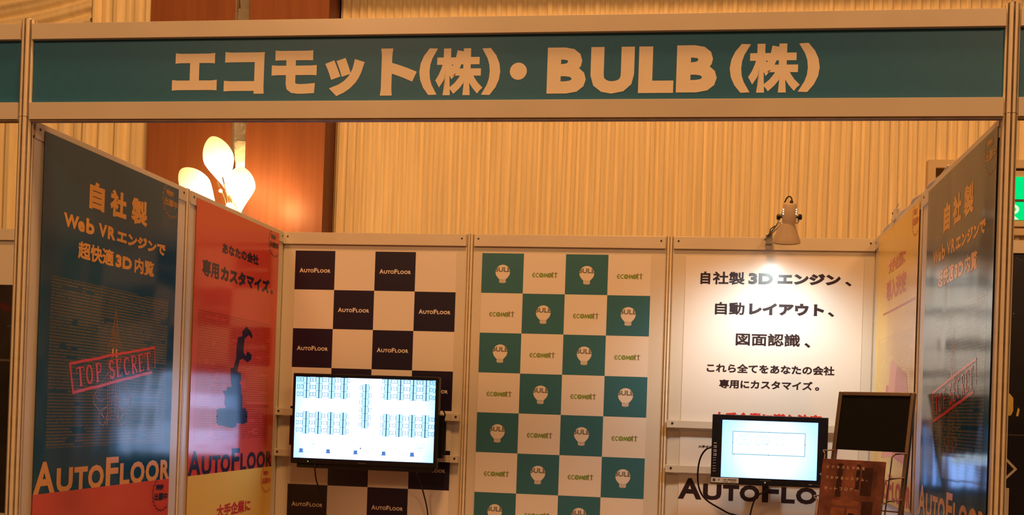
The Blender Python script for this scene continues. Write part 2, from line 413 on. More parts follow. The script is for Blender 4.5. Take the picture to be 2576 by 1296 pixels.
# curtains on the left
tag(pleats('pleated_curtain', -4.2, -1.96, 0, 4.9, 4.20, .115, .05, curtain_m, .45, 11, 8, .9), 'ivory curtain hanging in deep folds left of the wooden column', 'curtain')
tag(pleats('curtain_valance', -2.425, -1.965, 4.40, 4.80, 4.04, .085, .035, curtain_m, .5, 21, 3, .8), 'short pleated valance at top left beside the wooden column', 'valance')
mb = MB(); NX, NZ = 60, 40
for i in range(NX + 1):
    for j in range(NZ + 1):
        u = i / NX; v = j / NZ; x = -4.1 + 1.663 * u
        ph = (v * .40 - .16 * u * u) * 55; sag = -.03 * math.sin(math.pi * u)
        mb.v.append((x, 4.05 - .022 * (math.sin(ph) + .45 * math.sin(2.3 * ph + 1) + .25 * math.sin(ph * .5 + 4 * u)), 4.36 + .45 * v + sag))
k = mb.mi(curtain_m)
for i in range(NX):
    for j in range(NZ):
        a = i * (NZ + 1) + j; mb.f.append((a, a + NZ + 1, a + NZ + 2, a + 1)); mb.m.append(k)
tag(mb.build('draped_swag', smooth=True), 'swag of ivory fabric draped in slanting folds at the top left corner', 'drapery')

# ------------------------------------------------------------------ wall sconce
r = thing('wall_sconce', 'glowing glass petal wall lamp on the wooden column', 'wall lamp', (-1.06, 3.62, 2.95))
def shade(base, tip, rad, sq, lean_y=0, nm='glass_shade'):
    b = Vector(base); t = Vector(tip); d = t - b; Lg = d.length
    prof = []
    for k in range(19):
        s = math.sin(math.pi / 2 * k / 18); rr = rad * max(0, math.sin(math.pi * s ** 1.32)) ** .55 * min(1, s / .6) ** .7
        prof.append((max(rr, .010 if k < 4 else .0005), s * Lg))
    mb = MB(); mb.lathe(prof, shade_m, 28, sq=sq, wob=.05)
    o = mb.build(nm, r, smooth=True); o.location = b; o.rotation_euler = d.to_track_quat('Z', 'X').to_euler()
    return o
shade((-.035, -.02, .09), (-.150, -.06, .485), .103, .7)
shade((-.09, -.02, -.06), (-.375, -.04, .265), .104, .7)
shade((.065, -.05, -.06), (.085, -.10, .268), .128, .75)
mb = MB(); mb.tube([(0, 0, -.35), (0, 0, -.2), (.0, 0, -.05), (-.02, -.01, .06), (-.045, -.02, .11)], .008, brass)
mb.tube([(0, 0, -.2), (-.05, -.01, -.12), (-.10, -.02, -.06)], .007, brass); mb.tube([(0, 0, -.18), (.03, -.03, -.11), (.055, -.05, -.05)], .007, brass)
mb.tube([(-.02, -.06, -.02), (-.05, -.07, .08), (-.09, -.09, .17)], .004, brass); mb.tube([(-.01, -.06, -.02), (-.03, -.07, .1), (-.05, -.09, .2)], .004, brass)
mb.build('stem', r, smooth=True)
mb = MB(); mb.lathe([(.0, -.028), (.02, -.02), (.028, 0), (.02, .02), (.0, .028)], glow_m, 16, c=(.01, -.09, 0)); mb.build('lit_hub', r, smooth=True)
mb = MB(); mb.lathe([(.0, -.013), (.010, -.008), (.013, 0), (.010, .008), (.0, .013)], glow_m, 12, c=(-.06, -.09, .105)); mb.build('finial', r, smooth=True)
mb = MB(); mb.box((-.05, .0, -.5), (.05, .37, -.3), brass); mb.build('wall_bracket', r, bevel=.008)
light('sconce_light', 'POINT', (-.90, 3.76, 3.06), (0, 0, 0), 6.5, (1, .52, .18), .07)
light('sconce_upper_light', 'POINT', (-1.22, 3.74, 3.22), (0, 0, 0), 3.5, (1, .52, .16), .07)

# ================================================================== EXHIBITION STAND
def post_mesh():
    R_ = .020; pts = []
    for k in range(8):
        a = k * math.pi / 4; n = Vector((math.cos(a), math.sin(a))); t = Vector((-n.y, n.x)); hw = R_ * math.tan(math.pi / 8); s = .0030
        pts += [(n * R_ - t * hw * .97, 0), (n * R_ - t * s, 0), (n * (R_ - .007) - t * s, 1), (n * (R_ - .007) + t * s, 1), (n * R_ + t * s, 0), (n * R_ + t * hw * .97, 0)]
    return pts
PP = post_mesh()
def post(name_parent, z0, z1, nm, m=None):
    mb = MB(); n = len(PP)
    for z in (z0, z1):
        for p, _ in PP: mb.v.append((p.x, p.y, z))
    a = mb.mi(m or alu); g = mb.mi(groove)
    for i in range(n):
        j = (i + 1) % n; mb.f.append((i, j, j + n, i + n)); mb.m.append(g if PP[i][1] or PP[j][1] else a)
    mb.f.append(tuple(range(n, 2 * n))); mb.m.append(a)
    return mb.build(nm, name_parent)
posts = [((0, 0), 'front left stand post carrying the fascia, beside the teal secret poster', 1), ((2.97, 0), 'front right stand post carrying the fascia, beside the exit sign', 1),
         ((0, .99), 'slim post between the teal and the red poster on the left wall', 0), ((2.97, .99), 'slim post between the yellow and the teal poster on the right wall', 0),
         ((0, 1.98), 'corner post at the left end of the back wall, beside the red poster', 0), ((.99, 1.98), 'back wall post between the navy and the green checkered panels', 0),
         ((1.98, 1.98), 'back wall post between the green checkered panel and the white poster', 0), ((2.97, 1.98), 'corner post at the right end of the back wall, by the yellow poster', 0)]
for (x, y), lab, tall in posts:
    r = thing('stand_post', lab, 'post', (x, y, 0))
    post(r, 0, 2.503, 'profile')
    if tall:
        post(r, 2.5045, 2.812, 'upper_profile')
        mb = MB(); mb.lathe([(0, .004), (.012, .004), (.014, 0)], screw_m, 12, c=(0, 0, 2.812)); mb.build('top_cap', r)
    mb = MB(); mb.lathe([(.030, 0), (.030, .006), (.012, .012)], steel, 16); mb.build('foot', r)

def panel(name, label, origin, rot, L=.95, top=2.5, rail=.06, out=.014, screws=(1, 1)):
    """wall panel: local x along, y up, z to the visitor"""
    r = thing('wall_panel', label, 'wall panel', origin, rot)
    mb = MB(); mb.box((0, .02, -.003), (L, top - rail + .01, .001), white_pl); mb.build('board', r)
    mb = MB(); mb.box((0, top - rail, -.012), (L, top, out), rail_m); mb.build('top_rail', r, bevel=.0015)
    mb = MB(); mb.box((0, .0, -.012), (L, .028, out), rail_m); mb.build('bottom_rail', r, bevel=.0015)
    for s_, x in zip(screws, (.022, L - .022)):
        if s_:
            mb = MB(); mb.lathe([(.0, .0022), (.0042, .0018), (.005, 0)], screw_m, 10, c=(x, top - .022, out)); mb.build('screw', r)
    return r
panel('p', 'left end panel of the back wall, behind the television', (.02, 1.967, 0), BACK)
panel('p', 'middle back wall panel under the green checkered sheet', (1.01, 1.967, 0), BACK)
panel('p', 'right end panel of the back wall, under the clip lamp', (2.0, 1.967, 0), BACK)
panel('p', 'left wall panel nearest the visitor, under the teal poster', (.015, .02, 0), LEFT, rail=.055, out=.006)
panel('p', 'left wall panel deeper in the stand, under the upper red poster', (.015, 1.01, 0), LEFT, rail=.055, out=.006)
panel('p', 'right wall panel nearest the visitor, under the teal poster', (2.955, .97, 0), RIGHT, rail=.055, out=.006)
panel('p', 'right wall panel deeper in the stand, under the yellow poster', (2.955, 1.96, 0), RIGHT, rail=.055, out=.006)
panel('p', "neighbouring stand's back wall panel at the far left edge", (-1.96, 1.967, 0), BACK, L=1.94)
panel('p', "neighbouring stand's back wall panel at the far right edge", (2.99, 1.967, 0), BACK, L=1.5)

# fascia
def fascia(label, x0, x1):
    r = thing('fascia_board', label, 'fascia', (x0, 0, 2.495), BACK); L = x1 - x0
    mb = MB(); mb.box((0, 0, -.015), (L, .0535, .016), rail_m); mb.box((0, -.0045, -.012), (L, 0, .011), groove); mb.build('bottom_rail', r, bevel=.001)
    mb = MB(); mb.box((0, .252, -.015), (L, .302, .016), rail_m); mb.build('top_rail', r, bevel=.001)
    mb = MB(); mb.box((0, .05, -.002), (L, .255, .002), teal_sign); b = mb.build('sign_board', r)
    return r, b
r, sb = fascia('long teal fascia board with large Japanese and BULB lettering', .020, 2.950)
oz = 2.495; ox = .020
def word(body, x0, x1, z0, z1, bold, lab=None):
    mb = MB(); text(mb, body, x0 - ox, x1 - ox, z0 - oz, z1 - oz, sign_let, bold, z=.0025, n=9)
    return mb.build('letter', sb)
for t in (('エ', .486, .632, 2.587, 2.701, .0085), ('コ', .655, .784, 2.575, 2.703, .0085), ('モ', .808, .951, 2.574, 2.706, .0085), ('ッ', .981, 1.099, 2.568, 2.680, .009),
          ('ト', 1.153, 1.261, 2.567, 2.709, .009), ('(', 1.272, 1.322, 2.568, 2.708, .009), ('株', 1.323, 1.464, 2.567, 2.707, .0062), (')', 1.468, 1.519, 2.567, 2.707, .009),
          ('●', 1.548, 1.599, 2.612, 2.662, 0), ('B', 1.660, 1.775, 2.570, 2.706, .0105), ('U', 1.789, 1.917, 2.569, 2.706, .0105), ('L', 1.930, 2.032, 2.570, 2.706, .0105),
          ('B', 2.040, 2.156, 2.571, 2.708, .0105), ('(', 2.193, 2.246, 2.569, 2.710, .009), ('株', 2.247, 2.390, 2.569, 2.710, .0062), (')', 2.393, 2.447, 2.570, 2.711, .009)):
    if t[0] == '●':
        mb = MB(); cx, cy = (t[1] + t[2]) / 2 - ox, (t[3] + t[4]) / 2 - oz
        mb.poly([(cx + .0255 * math.cos(a * math.pi / 24), cy + .0255 * math.sin(a * math.pi / 24)) for a in range(48)], .0025, sign_let); mb.build('letter', sb)
    else: word(*t)
fascia("neighbouring stand's teal fascia at the left edge of the picture", -1.95, -.020)
r2, b2 = fascia("neighbouring stand's teal fascia at the right edge of the picture", 2.990, 4.9)
mb = MB(); mb.poly([(.012, .056), (.10, .056), (.10, .064), (.05, .066)], .0025, sign_let); mb.build('lettering', b2)

# ------------------------------------------------------------------ posters
W_, H_ = .84, 1.189
def base_sheet(r, m, w_=W_, h_=H_):
    mb = MB(); mb.box((0, 0, -.0006), (w_, h_, 0), m); return mb.build('sheet', r)
def seal(r, m, mt):
    mb = MB(); c = Vector((.788, 1.134)); P = []
    n = 22
    for k in range(2 * n):
        a = math.pi * k / n + .1; R_ = (.073 if k % 2 == 0 else .063); P.append(c + Vector((math.cos(a) * R_, math.sin(a) * R_ * 1.0)))
    for a, b in zip(P, P[1:] + P[:1]):
        if max(a.x, b.x) < W_ and max(a.y, b.y) < H_: mb.stroke([a, b], .0028, .0005, m)
    text(mb, '特許', .742, .800, 1.146, 1.170, mt, .0014, .0005, rot=-.05, piv=c)
    text(mb, '出願中', .733, .832, 1.106, 1.136, mt, .0014, .0005, rot=-.05, piv=c)
    mb.build('patent_seal', r)
def clipy(pts): return pts
def line(r, segs, m, nm='lettering', z=.0005):
    mb = MB()
    for s in segs: text(mb, s[0], s[1], s[2], s[3], s[4], m, s[5], z, n=s[6] if len(s) > 6 else None)
    return mb.build(nm, r)
def stamp(r):
    c = Vector((.44, .445)); ang = math.atan2(.093, .522); mb = MB()
    def T(x, y): return (c.x + x * math.cos(ang) - y * math.sin(ang), c.y + x * math.sin(ang) + y * math.cos(ang))
    rnd = random.Random(4)
    A = [(-.268, .052), (.268, .048)]; Bq = [(-.262, -.050), (.262, -.045)]
    def rough(p, q, wd):
        n = 14; pts = []
        for k in range(n + 1):
            t = k / n; pts.append(T(p[0] + (q[0] - p[0]) * t, p[1] + (q[1] - p[1]) * t + rnd.uniform(-.0015, .0015)))
        mb.stroke(pts, wd, .0009, stamp_p)
    rough(A[0], A[1], .010); rough(Bq[0], (.235, -.046), .011); rough(A[0], Bq[0], .010); rough(A[1], (.264, -.03), .0045)
    # condensed serif capitals
    def s(pts, wd): mb.stroke([T(*p) for p in pts], wd, .0010, stamp_p)
    def arcp(cx, cy, rx, ry, a0, a1, n=12): return [(cx + rx * math.cos(a0 + (a1 - a0) * k / n), cy + ry * math.sin(a0 + (a1 - a0) * k / n)) for k in range(n + 1)]
    h = .031; TK = .0115; TN = .0038; P2 = math.pi
    def serif(x, y): s([(x - .008, y), (x + .008, y)], TN)
    def stem(x): s([(x, -h), (x, h)], TK); serif(x, -h); serif(x, h)
    def Tt(x): stem(x); s([(x - .020, h), (x + .020, h)], TN * 1.3); s([(x - .020, h), (x - .021, h - .014)], TN); s([(x + .020, h), (x + .021, h - .014)], TN)
    def O(x):
        s(arcp(x, 0, .015, h, 0, 2 * P2, 20), TN * 1.6); s(arcp(x, 0, .0155, h, P2 * .65, P2 * 1.35, 8), TK * .8); s(arcp(x, 0, .0155, h, -P2 * .35, P2 * .35, 8), TK * .8)
    def P(x): stem(x - .010); s([(x - .01, h), (x + .002, h)] + arcp(x + .002, h * .5, .013, h * .5, P2 / 2, -P2 / 2, 8) + [(x - .01, 0)], TN * 1.6)
    def E(x): stem(x - .010); s([(x - .01, h), (x + .014, h), (x + .015, h - .012)], TN * 1.2); s([(x - .01, -h), (x + .015, -h), (x + .017, -h + .013)], TN * 1.2); s([(x - .01, 0), (x + .008, 0)], TN)
    def C(x): s(arcp(x, 0, .016, h, P2 * .25, P2 * 1.75, 16), TN * 1.6); s(arcp(x, 0, .016, h, P2 * .65, P2 * 1.35, 8), TK * .9); s([(x + .012, h), (x + .012, h * .5)], TN)
    def Sx(x): s(arcp(x, h * .5, .012, h * .5, P2 * .15, P2 * 1.5, 10) + arcp(x, -h * .5, .013, h * .5, P2 * .5, -P2 * .85, 10), TK * .8)
    def R_(x): P(x); s([(x - .002, 0), (x + .016, -h)], TK * .8)
    for f, x in ((Tt, -.215), (O, -.163), (P, -.108), (Sx, -.028), (E, .018), (C, .070), (R_, .118), (E, .166), (Tt, .214)): f(x)
    mb.build('red_stamp', r)
def rocket(r):
    mb = MB(); cx = .428; m = orange_wire
    def sym(pts, w=.0022, z=.0006):
        mb.stroke([(cx + a, b) for a, b in pts], w, z, m); mb.stroke([(cx - a, b) for a, b in pts], w, z, m)
    sym([(0, .655), (.008, .62), (.016, .58), (.018, .555), (.026, .545), (.041, .525), (.042, .49), (.036, .46), (.036, .36), (.034, .30), (.028, .24)])
    sym([(.006, .62), (.006, .50), (.010, .47), (.010, .40), (.012, .30), (.012, .25)], .0018)
    sym([(.018, .55), (.014, .51), (.022, .48), (.024, .40), (.022, .30), (.022, .26)], .0018)
    for y in [.255 + .0135 * k for k in range(26)]:
        wd = .036 if y < .53 else .036 * (.655 - y) / .125 + .002
        mb.stroke([(cx - wd, y), (cx, y + .006), (cx + wd, y)], .0014, .0006, m)
    sym([(.036, .43), (.085, .375), (.115, .345), (.118, .315), (.080, .290), (.040, .305)], .0026)
    sym([(.045, .40), (.105, .335), (.07, .325), (.045, .335)], .0018)
    sym([(.038, .305), (.068, .285), (.050, .262), (.082, .285), (.085, .25), (.055, .236), (.030, .275)], .0028)
    sym([(.03, .29), (.045, .25), (.036, .235), (.03, .27)], .0018)
    for a in (-.012, .012):
        mb.rect(cx + a - .0045, .485, cx + a + .0045, .515, .0007, orange_p)
    mb.build('rocket_wireframe', r)
def d_teal(r):
    base_sheet(r, teal_p)
    mb = MB(); mb.rect(.055, .165, .79, .732, .0002, teal_pl); mb.build('code_rows', r)
    line(r, [('自', .245, .334, .992, 1.088, .0052, 9), ('社', .370, .472, .992, 1.088, .0052, 9), ('製', .506, .612, .992, 1.088, .0045, 9)], orange_p)
    line(r, [('W', .110, .190, .904, .950, .0035, 9), ('e', .186, .224, .902, .938, .0032, 9), ('b', .232, .280, .902, .955, .0035, 9), ('V', .306, .354, .905, .952, .0035, 9), ('R', .360, .405, .905, .952, .0035, 9), ('エンジンで', .418, .752, .904, .950, .0032)], orange_p)
    line(r, [('超快適', .192, .402, .810, .870, .0022), ('3D', .414, .520, .813, .860, .0038, 9), ('内覧', .538, .674, .810, .868, .0024)], orange_p)
    rocket(r); stamp(r)
    mb = MB(); autofloor(mb, 0, .0135, .84, .108, orange_p, .0048, z=.0006); mb.build('large_wordmark', r)
    seal(r, orange_wire, orange_wire)
ROB = [(0.504, 0.692), (0.555, 0.671), (0.572, 0.653), (0.567, 0.638), (0.533, 0.654), (0.489, 0.633), (0.486, 0.605), (0.481, 0.569), (0.507, 0.553), (0.523, 0.576), (0.545, 0.57), (0.572, 0.562), (0.565, 0.539), (0.526, 0.524), (0.48, 0.539), (0.447, 0.532), (0.435, 0.502), (0.426, 0.476), (0.463, 0.47), (0.468, 0.433), (0.449, 0.43), (0.467, 0.413), (0.472, 0.378), (0.488, 0.363), (0.49, 0.308), (0.526, 0.307), (0.541, 0.283), (0.54, 0.242), (0.509, 0.232), (0.442, 0.238), (0.432, 0.221), (0.394, 0.216), (0.252, 0.232), (0.242, 0.263), (0.243, 0.292), (0.262, 0.305), (0.326, 0.307), (0.31, 0.328), (0.315, 0.36), (0.29, 0.384), (0.332, 0.386), (0.33, 0.402), (0.377, 0.403), (0.361, 0.449), (0.358, 0.49), (0.389, 0.494), (0.397, 0.514), (0.41, 0.54), (0.408, 0.56), (0.411, 0.599), (0.422, 0.635), (0.466, 0.643), (0.462, 0.663)]
def d_red(r):
    base_sheet(r, red_p)
    mb = MB(); mb.rect(.044, .165, .765, .728, .0002, red_pl); mb.build('code_rows', r)
    line(r, [('あなたの会社', .239, .610, .994, 1.043, .0022)], navy_p)
    line(r, [('専用', .065, .215, .872, .944, .0030), ('カスタマイズ', .235, .740, .874, .940, .0042, 9), ('。', .757, .785, .876, .896, .0022)], navy_p)
    mb = MB(); mb.poly(ROB, .0006, navy_p)
    for k in range(5): mb.rect(.236, .24 + k * .013, .262, .247 + k * .013, .0006, navy_p); mb.rect(.52, .242 + k * .011, .547, .249 + k * .011, .0006, navy_p)
    mb.build('machine_silhouette', r)
    mb = MB(); autofloor(mb, 0, .0135, .84, .108, navy_p, .0048, z=.0006); mb.build('large_wordmark', r)
    seal(r, navy_p, navy_p)
def d_yellow(r):
    base_sheet(r, yel_p)
    mb = MB(); mb.rect(.06, .165, .79, .712, .0002, yel_pl); mb.build('code_rows', r)
    line(r, [('大手企業に', .268, .610, .986, 1.045, .0028)], redtxt_p)
    line(r, [('導入決定', .230, .640, .868, .958, .0040)], redtxt_p)
    mb = MB(); rnd = random.Random(3); x = .165
    while x < .80:
        q = rnd.uniform(.008, .020); mb.rect(x, .815, x + q, .824, .0005, redtxt_p); x += q + .003
    mb.build('small_print_line', r)
    mb = MB(); mb.poly([(.414, .607), (.514, .575), (.500, .53), (.470, .20), (.22, .185), (.30, .36), (.376, .598)], .0006, pink_p)
    mb.poly([(.514, .575), (.696, .535), (.736, .464), (.795, .165), (.470, .20), (.487, .52)], .0007, mag_p)
    mb.poly([(.295, .506), (.344, .494), (.34, .36), (.24, .36)], .0005, mag_p); mb.build('crystal_picture', r)
    mb = MB(); autofloor(mb, 0, .0135, .84, .108, redtxt_p, .0048, z=.0006); mb.build('large_wordmark', r)
    seal(r, redtxt_p, redtxt_p)
def poster(label, fn, loc, rot):
    r = thing('wall_poster', label, 'poster', loc, rot); fn(r); return r
XL, XR = .0235, 2.9465
pt = poster('teal poster with rocket wireframe and red secret stamp on the left wall', d_teal, (XL, .062, 1.291), LEFT)
pr = poster('red poster with dark machine silhouette on the left wall, beside the checkered sheet', d_red, (XL, 1.052, 1.291), LEFT)
py_ = poster('yellow poster with pink crystal shape on the right wall, behind the brochure rack', d_yellow, (XR, 1.845, 1.291), RIGHT)
def again(src, label, loc, rot):
    c = copy_tree(src); c.matrix_world = Matrix.Translation(loc) @ rot.to_4x4(); c['label'] = label; return c
again(pt, 'teal poster with red secret stamp on the right wall, next to the front right post', (XR, .862, 1.291), RIGHT)
again(pr, 'bright red poster at the bottom left, below the teal poster', (XL + .0018, .060, 1.3085 - H_), LEFT)
again(py_, 'yellow poster below the red machine poster, by the left back corner', (XL + .0018, 1.050, 1.3085 - H_), LEFT)

# checkered sheets
def clip_circle(v, f, c, R_):
    N = 28; out = []
    for face in f:
        poly = [Vector((v[i][0], v[i][1])) for i in face]
        for k in range(N):
            a = 2 * math.pi * k / N; n = Vector((math.cos(a), math.sin(a))); q = []
            for i in range(len(poly)):
                p0, p1 = poly[i], poly[(i + 1) % len(poly)]; d0 = (p0 - c).dot(n) - R_; d1 = (p1 - c).dot(n) - R_
                if d0 <= 0: q.append(p0)
                if (d0 < 0 < d1) or (d1 < 0 < d0): q.append(p0 + (p1 - p0) * (d0 / (d0 - d1)))
            poly = q
            if len(poly) < 3: break
        if len(poly) >= 3: out.append(poly)
    return out
def checker(r, cm, h_=H_):
    mb = MB(); cw, ch = .21, H_ / 6
    for rr in range(6):
        for c in range(4):
            m = cm if (rr + c) % 2 == 0 else wht_p
            mb.rect(c * cw, H_ - (rr + 1) * ch, (c + 1) * cw, H_ - rr * ch, 0, m)
    mb.box((0, 0, -.0006), (.84, H_, -.0001), wht_p); return mb.build('sheet', r)
def put(me_obj, x, y, r):
    o = me_obj.copy(); COL.objects.link(o); o.parent = r; o.location = (x, y, .0004); return o
r1 = thing('checkered_sheet', 'navy and white checkered sheet with small wordmarks behind the television', 'poster', (.0825, 1.9635, 1.219), BACK)
checker(r1, checknavy)
mb = MB(); autofloor(mb, .024, .087, .163, .0225, logo_w, .0010, z=0); lg = mb.build('wordmark', r1); 
first = True
def cells(par):
    for rr in range(6):
        for c in range(4):
            if (rr + c) % 2 == par: yield c * .21, H_ - (rr + 1) * H_ / 6
for i, (x, y) in enumerate(cells(0)):
    if i == 0: lg.location = (x, y, .0004)
    else: put(lg, x, y, r1)
r2 = thing('checkered_sheet', 'green and white checkered sheet with bulb logos on the middle panel', 'poster', (1.0525, 1.9635, 1.219), BACK)
checker(r2, checkteal)
mb = MB(); c = Vector((.107, .107)); Rb = .0365; c = Vector((.106, .105))
mb.poly([(c.x + Rb * math.cos(a * math.pi / 24), c.y + Rb * math.sin(a * math.pi / 24)) for a in range(48)], 0, logo_w)
mb.poly([(c.x - .026, c.y - .026), (c.x - .0165, c.y - .036), (c.x + .0165, c.y - .036), (c.x + .026, c.y - .026)], .0001, logo_w)
mb.rect(c.x - .0165, c.y - .052, c.x + .0165, c.y - .0365, 0, logo_w); mb.rect(c.x - .007, c.y - .055, c.x + .007, c.y - .052, 0, logo_w); mb.rect(c.x - .012, c.y - .0535, c.x + .012, c.y - .052, 0, logo_w)
for k in range(4): mb.stroke([(c.x - .0165, c.y - .0375 - k * .004), (c.x + .0165, c.y - .036 - k * .004)], .0008, .0002, logo_grey)
bl = mb.build('bulb_logo', r2)
tmp = MB(); text(tmp, 'BULB', c.x - .043, c.x + .043, c.y + .0005, c.y + .0245, logo_grey, .0012, 0)
mb = MB()
for p in clip_circle([(a, b) for a, b, _ in tmp.v], tmp.f, c, Rb * .985): mb.poly([tuple(q) for q in p], .0003, logo_grey)
bt = mb.build('bulb_lettering', r2)
mb = MB(); wv = .0036; gz = 0; y0 = .082; y1 = .103; ym = (y0 + y1) / 2
def arc(cx, cy, rx, ry, a0, a1, n=10): return [(cx + rx * math.cos(math.radians(a0 + (a1 - a0) * k / n)), cy + ry * math.sin(math.radians(a0 + (a1 - a0) * k / n))) for k in range(n + 1)]
X0 = .045
mb.stroke(arc(X0 + .009, ym, .0075, .0095, 55, 305), wv, gz, logo_grn); mb.stroke([(X0 + .002, ym), (X0 + .013, ym)], .0028, gz, logo_grn)
mb.stroke(arc(X0 + .0265, ym, .0075, .0095, 55, 305), wv, gz, logo_grn)
mb.poly(arc(X0 + .045, ym, .0085, .0095, 0, 342, 18), gz, logo_lgrn); mb.stroke(arc(X0 + .045, ym, .0095, .0095, 0, 360, 18), wv, gz, logo_grn)
mb.stroke([(X0 + .059, y0), (X0 + .061, y1 - .001), (X0 + .067, y0 + .003), (X0 + .072, y1 - .001), (X0 + .076, y0)], wv, gz, logo_grn)
mb.poly(arc(X0 + .087, ym, .0085, .0095, 0, 342, 18), gz, logo_lgrn); mb.stroke(arc(X0 + .087, ym, .009, .0095, 0, 360, 18), wv, gz, logo_grn); mb.stroke([(X0 + .079, ym + .001), (X0 + .095, ym + .001)], .002, gz + .00005, logo_grn)
for px in (X0 + .102, X0 + .118):
    mb.stroke([(px - .0105, y1 - .001), (px + .0085, y1 - .001)], .0024, gz, logo_ol)
    mb.stroke([(px - .001, y1 - .001), (px - .001, ym)], .0044, gz, logo_ol); mb.stroke([(px - .0015, ym), (px - .0035, y0 - .001)], .0026, gz, logo_ol); mb.stroke([(px, ym), (px + .0025, y0 - .001)], .0026, gz, logo_ol)
    mb.poly(arc(px - .001, y1 + .0035, .0026, .0028, 0, 330, 11), gz, logo_ol)
ec = mb.build('people_wordmark', r2)
for i, (x, y) in enumerate(cells(0)):
    for o in (bl, bt):
        if i == 0: o.location = (x, y, .0004)
        else: put(o, x, y, r2)
for i, (x, y) in enumerate(cells(1)):
    if i == 0: ec.location = (x, y, .0004)
    else: put(ec, x, y, r2)
c1 = copy_tree(r1); c1.matrix_world = Matrix.Translation((.0825, 1.9630, 1.2185 - H_)) @ BACK.to_4x4(); c1['label'] = 'lower navy and white checkered sheet, cut by the bottom edge'
c2 = copy_tree(r2); c2.matrix_world = Matrix.Translation((1.0525, 1.9630, 1.2185 - H_)) @ BACK.to_4x4(); c2['label'] = 'lower green and white checkered sheet, cut by the bottom edge'

# white poster
r = thing('wall_poster', 'white poster with large dark Japanese lines under the clip lamp', 'poster', (2.06, 1.9635, 1.219), BACK); mb = MB(); mb.box((0, -.22, -.0006), (.842, H_, 0), wht_p); mb.build('sheet', r)
def wl(segs, m=dark_p): return line(r, [(s[0], s[1] - 2.06, s[2] - 2.06, s[3] - 1.219, s[4] - 1.219, *s[5:]) for s in segs], m)
wl([('自', 2.133, 2.180, 2.272, 2.334, .0024), ('社製', 2.192, 2.344, 2.272, 2.334, .0020), ('3D', 2.362, 2.478, 2.275, 2.330, .0042, 9), ('エンジン', 2.500, 2.795, 2.276, 2.330, .0042, 9), ('、', 2.818, 2.845, 2.274, 2.295, .003)])
wl([('自動', 2.207, 2.348, 2.126, 2.187, .0020), ('レイアウト', 2.370, 2.722, 2.128, 2.186, .0042, 9), ('、', 2.742, 2.769, 2.126, 2.148, .003)])
wl([('図面認識', 2.311, 2.615, 1.979, 2.040, .0018), ('、', 2.637, 2.663, 1.976, 1.998, .003)])
wl([('これら全てをあなたの会社', 2.177, 2.780, 1.846, 1.890, .0017)])
wl([('専用にカスタマイズ', 2.239, 2.680, 1.771, 1.814, .0017), ('。', 2.692, 2.712, 1.772, 1.789, .0016)])
wl([('大手企業に導入決定', 2.215, 2.730, 1.602, 1.656, .0032)], stamp_p)
wl([('大手オフィスに導入', 2.149, 2.30, 1.479, 1.492, .0006)])
mb = MB(); autofloor(mb, 0, .010, .842, .1015, dark_p, .0052); mb.build('large_wordmark', r)
# neighbour prints
r = thing('wall_poster', "black poster with a dull red streak in the left neighbour's stand", 'poster', (-1.90, 1.9635, 1.0), BACK)
mb = MB(); mb.box((0, 0, -.001), (1.2, 1.205, 0), blackposter); mb.build('sheet', r)
mb = MB(); mb.poly([(.34, 1.10), (.40, 1.06), (.43, 1.07), (.385, 1.115)], .0005, redsmear); mb.poly([(.40, .985), (.60, .99), (.60, .995), (.41, .99)], .0005, greyprint); mb.build('red_streak', r)
mb = MB(); mb.rect(.0, .80, 1.2, .812, .0005, greyprint); mb.build('grey_line', r)
r = thing('wall_poster', "navy black poster with a white chevron in the right neighbour's stand", 'poster', (3.05, 1.9635, 1.0), BACK)
mb = MB(); mb.box((0, 0, -.001), (1.0, 1.440, 0), navyposter); mb.build('sheet', r)
mb = MB(); mb.stroke([(.505, .498), (.568, .434), (.505, .370)], .011, .0006, whiteprint); mb.build('white_chevron', r)
mb = MB()
mb.poly([(.515, .79), (.532, .785), (.548, .765), (.549, .705), (.540, .684), (.515, .680)], .0005, yellowprint); mb.poly([(.570, .722), (.578, .712), (.572, .680), (.562, .682)], .0005, yellowprint)
mb.rect(.536, 1.158, .539, 1.161, .0006, whiteprint)
for k in range(9): x = .54 + .012 * k; y = 1.418 - .012 * math.sin(k * .8); mb.rect(x, y, x + .005, y + .004, .0006, greyprint)
mb.rect(.50, .591, .85, .595, .0005, greyprint)
mb.build('star_print', r)
mb = MB(); mb.box((3.572, 1.950, .6), (3.588, 1.958, 1.345), whiteprint); tag(mb.build('white_edge_strip'), "white strip at the lower right beside the neighbour's navy poster", 'strip')

# ------------------------------------------------------------------ support rails on panels 1 and 3
def srail(label, x0, z, zh=.035):
    r = thing('support_rail', label, 'rail', (x0, 1.944, z), BACK)
    mb = MB(); mb.box((.04, -zh / 2, -.006), (.925, zh / 2, .004), rail_m); mb.build('bar', r, bevel=.001)
    for k, x in enumerate((0, .92)):
        mb = MB(); mb.box((x, -zh / 2 - .001, -.012), (x + .045, zh / 2 + .001, .006), rail_m); b = mb.build('end_bracket', r, bevel=.0015)
        mb = MB(); mb.lathe([(.0045, .0020), (.006, 0)], screw_m, 12, c=(x + .027, .003, .006)); mb.poly([(x + .027 + .0045 * math.cos(a), .003 + .0045 * math.sin(a)) for a in [k * math.pi / 6 for k in range(12)]], .008, screw_m); mb.build('screw', b)
    return r
srail('upper rail behind the television on the left back panel', .0035, 1.585)
srail('lower rail behind the television on the left back panel', .0035, 1.378)
srail('upper rail behind the small monitor on the right back panel', 1.9935, 1.5905)
srail('lower rail behind the small monitor on the right back panel', 1.9935, 1.374)

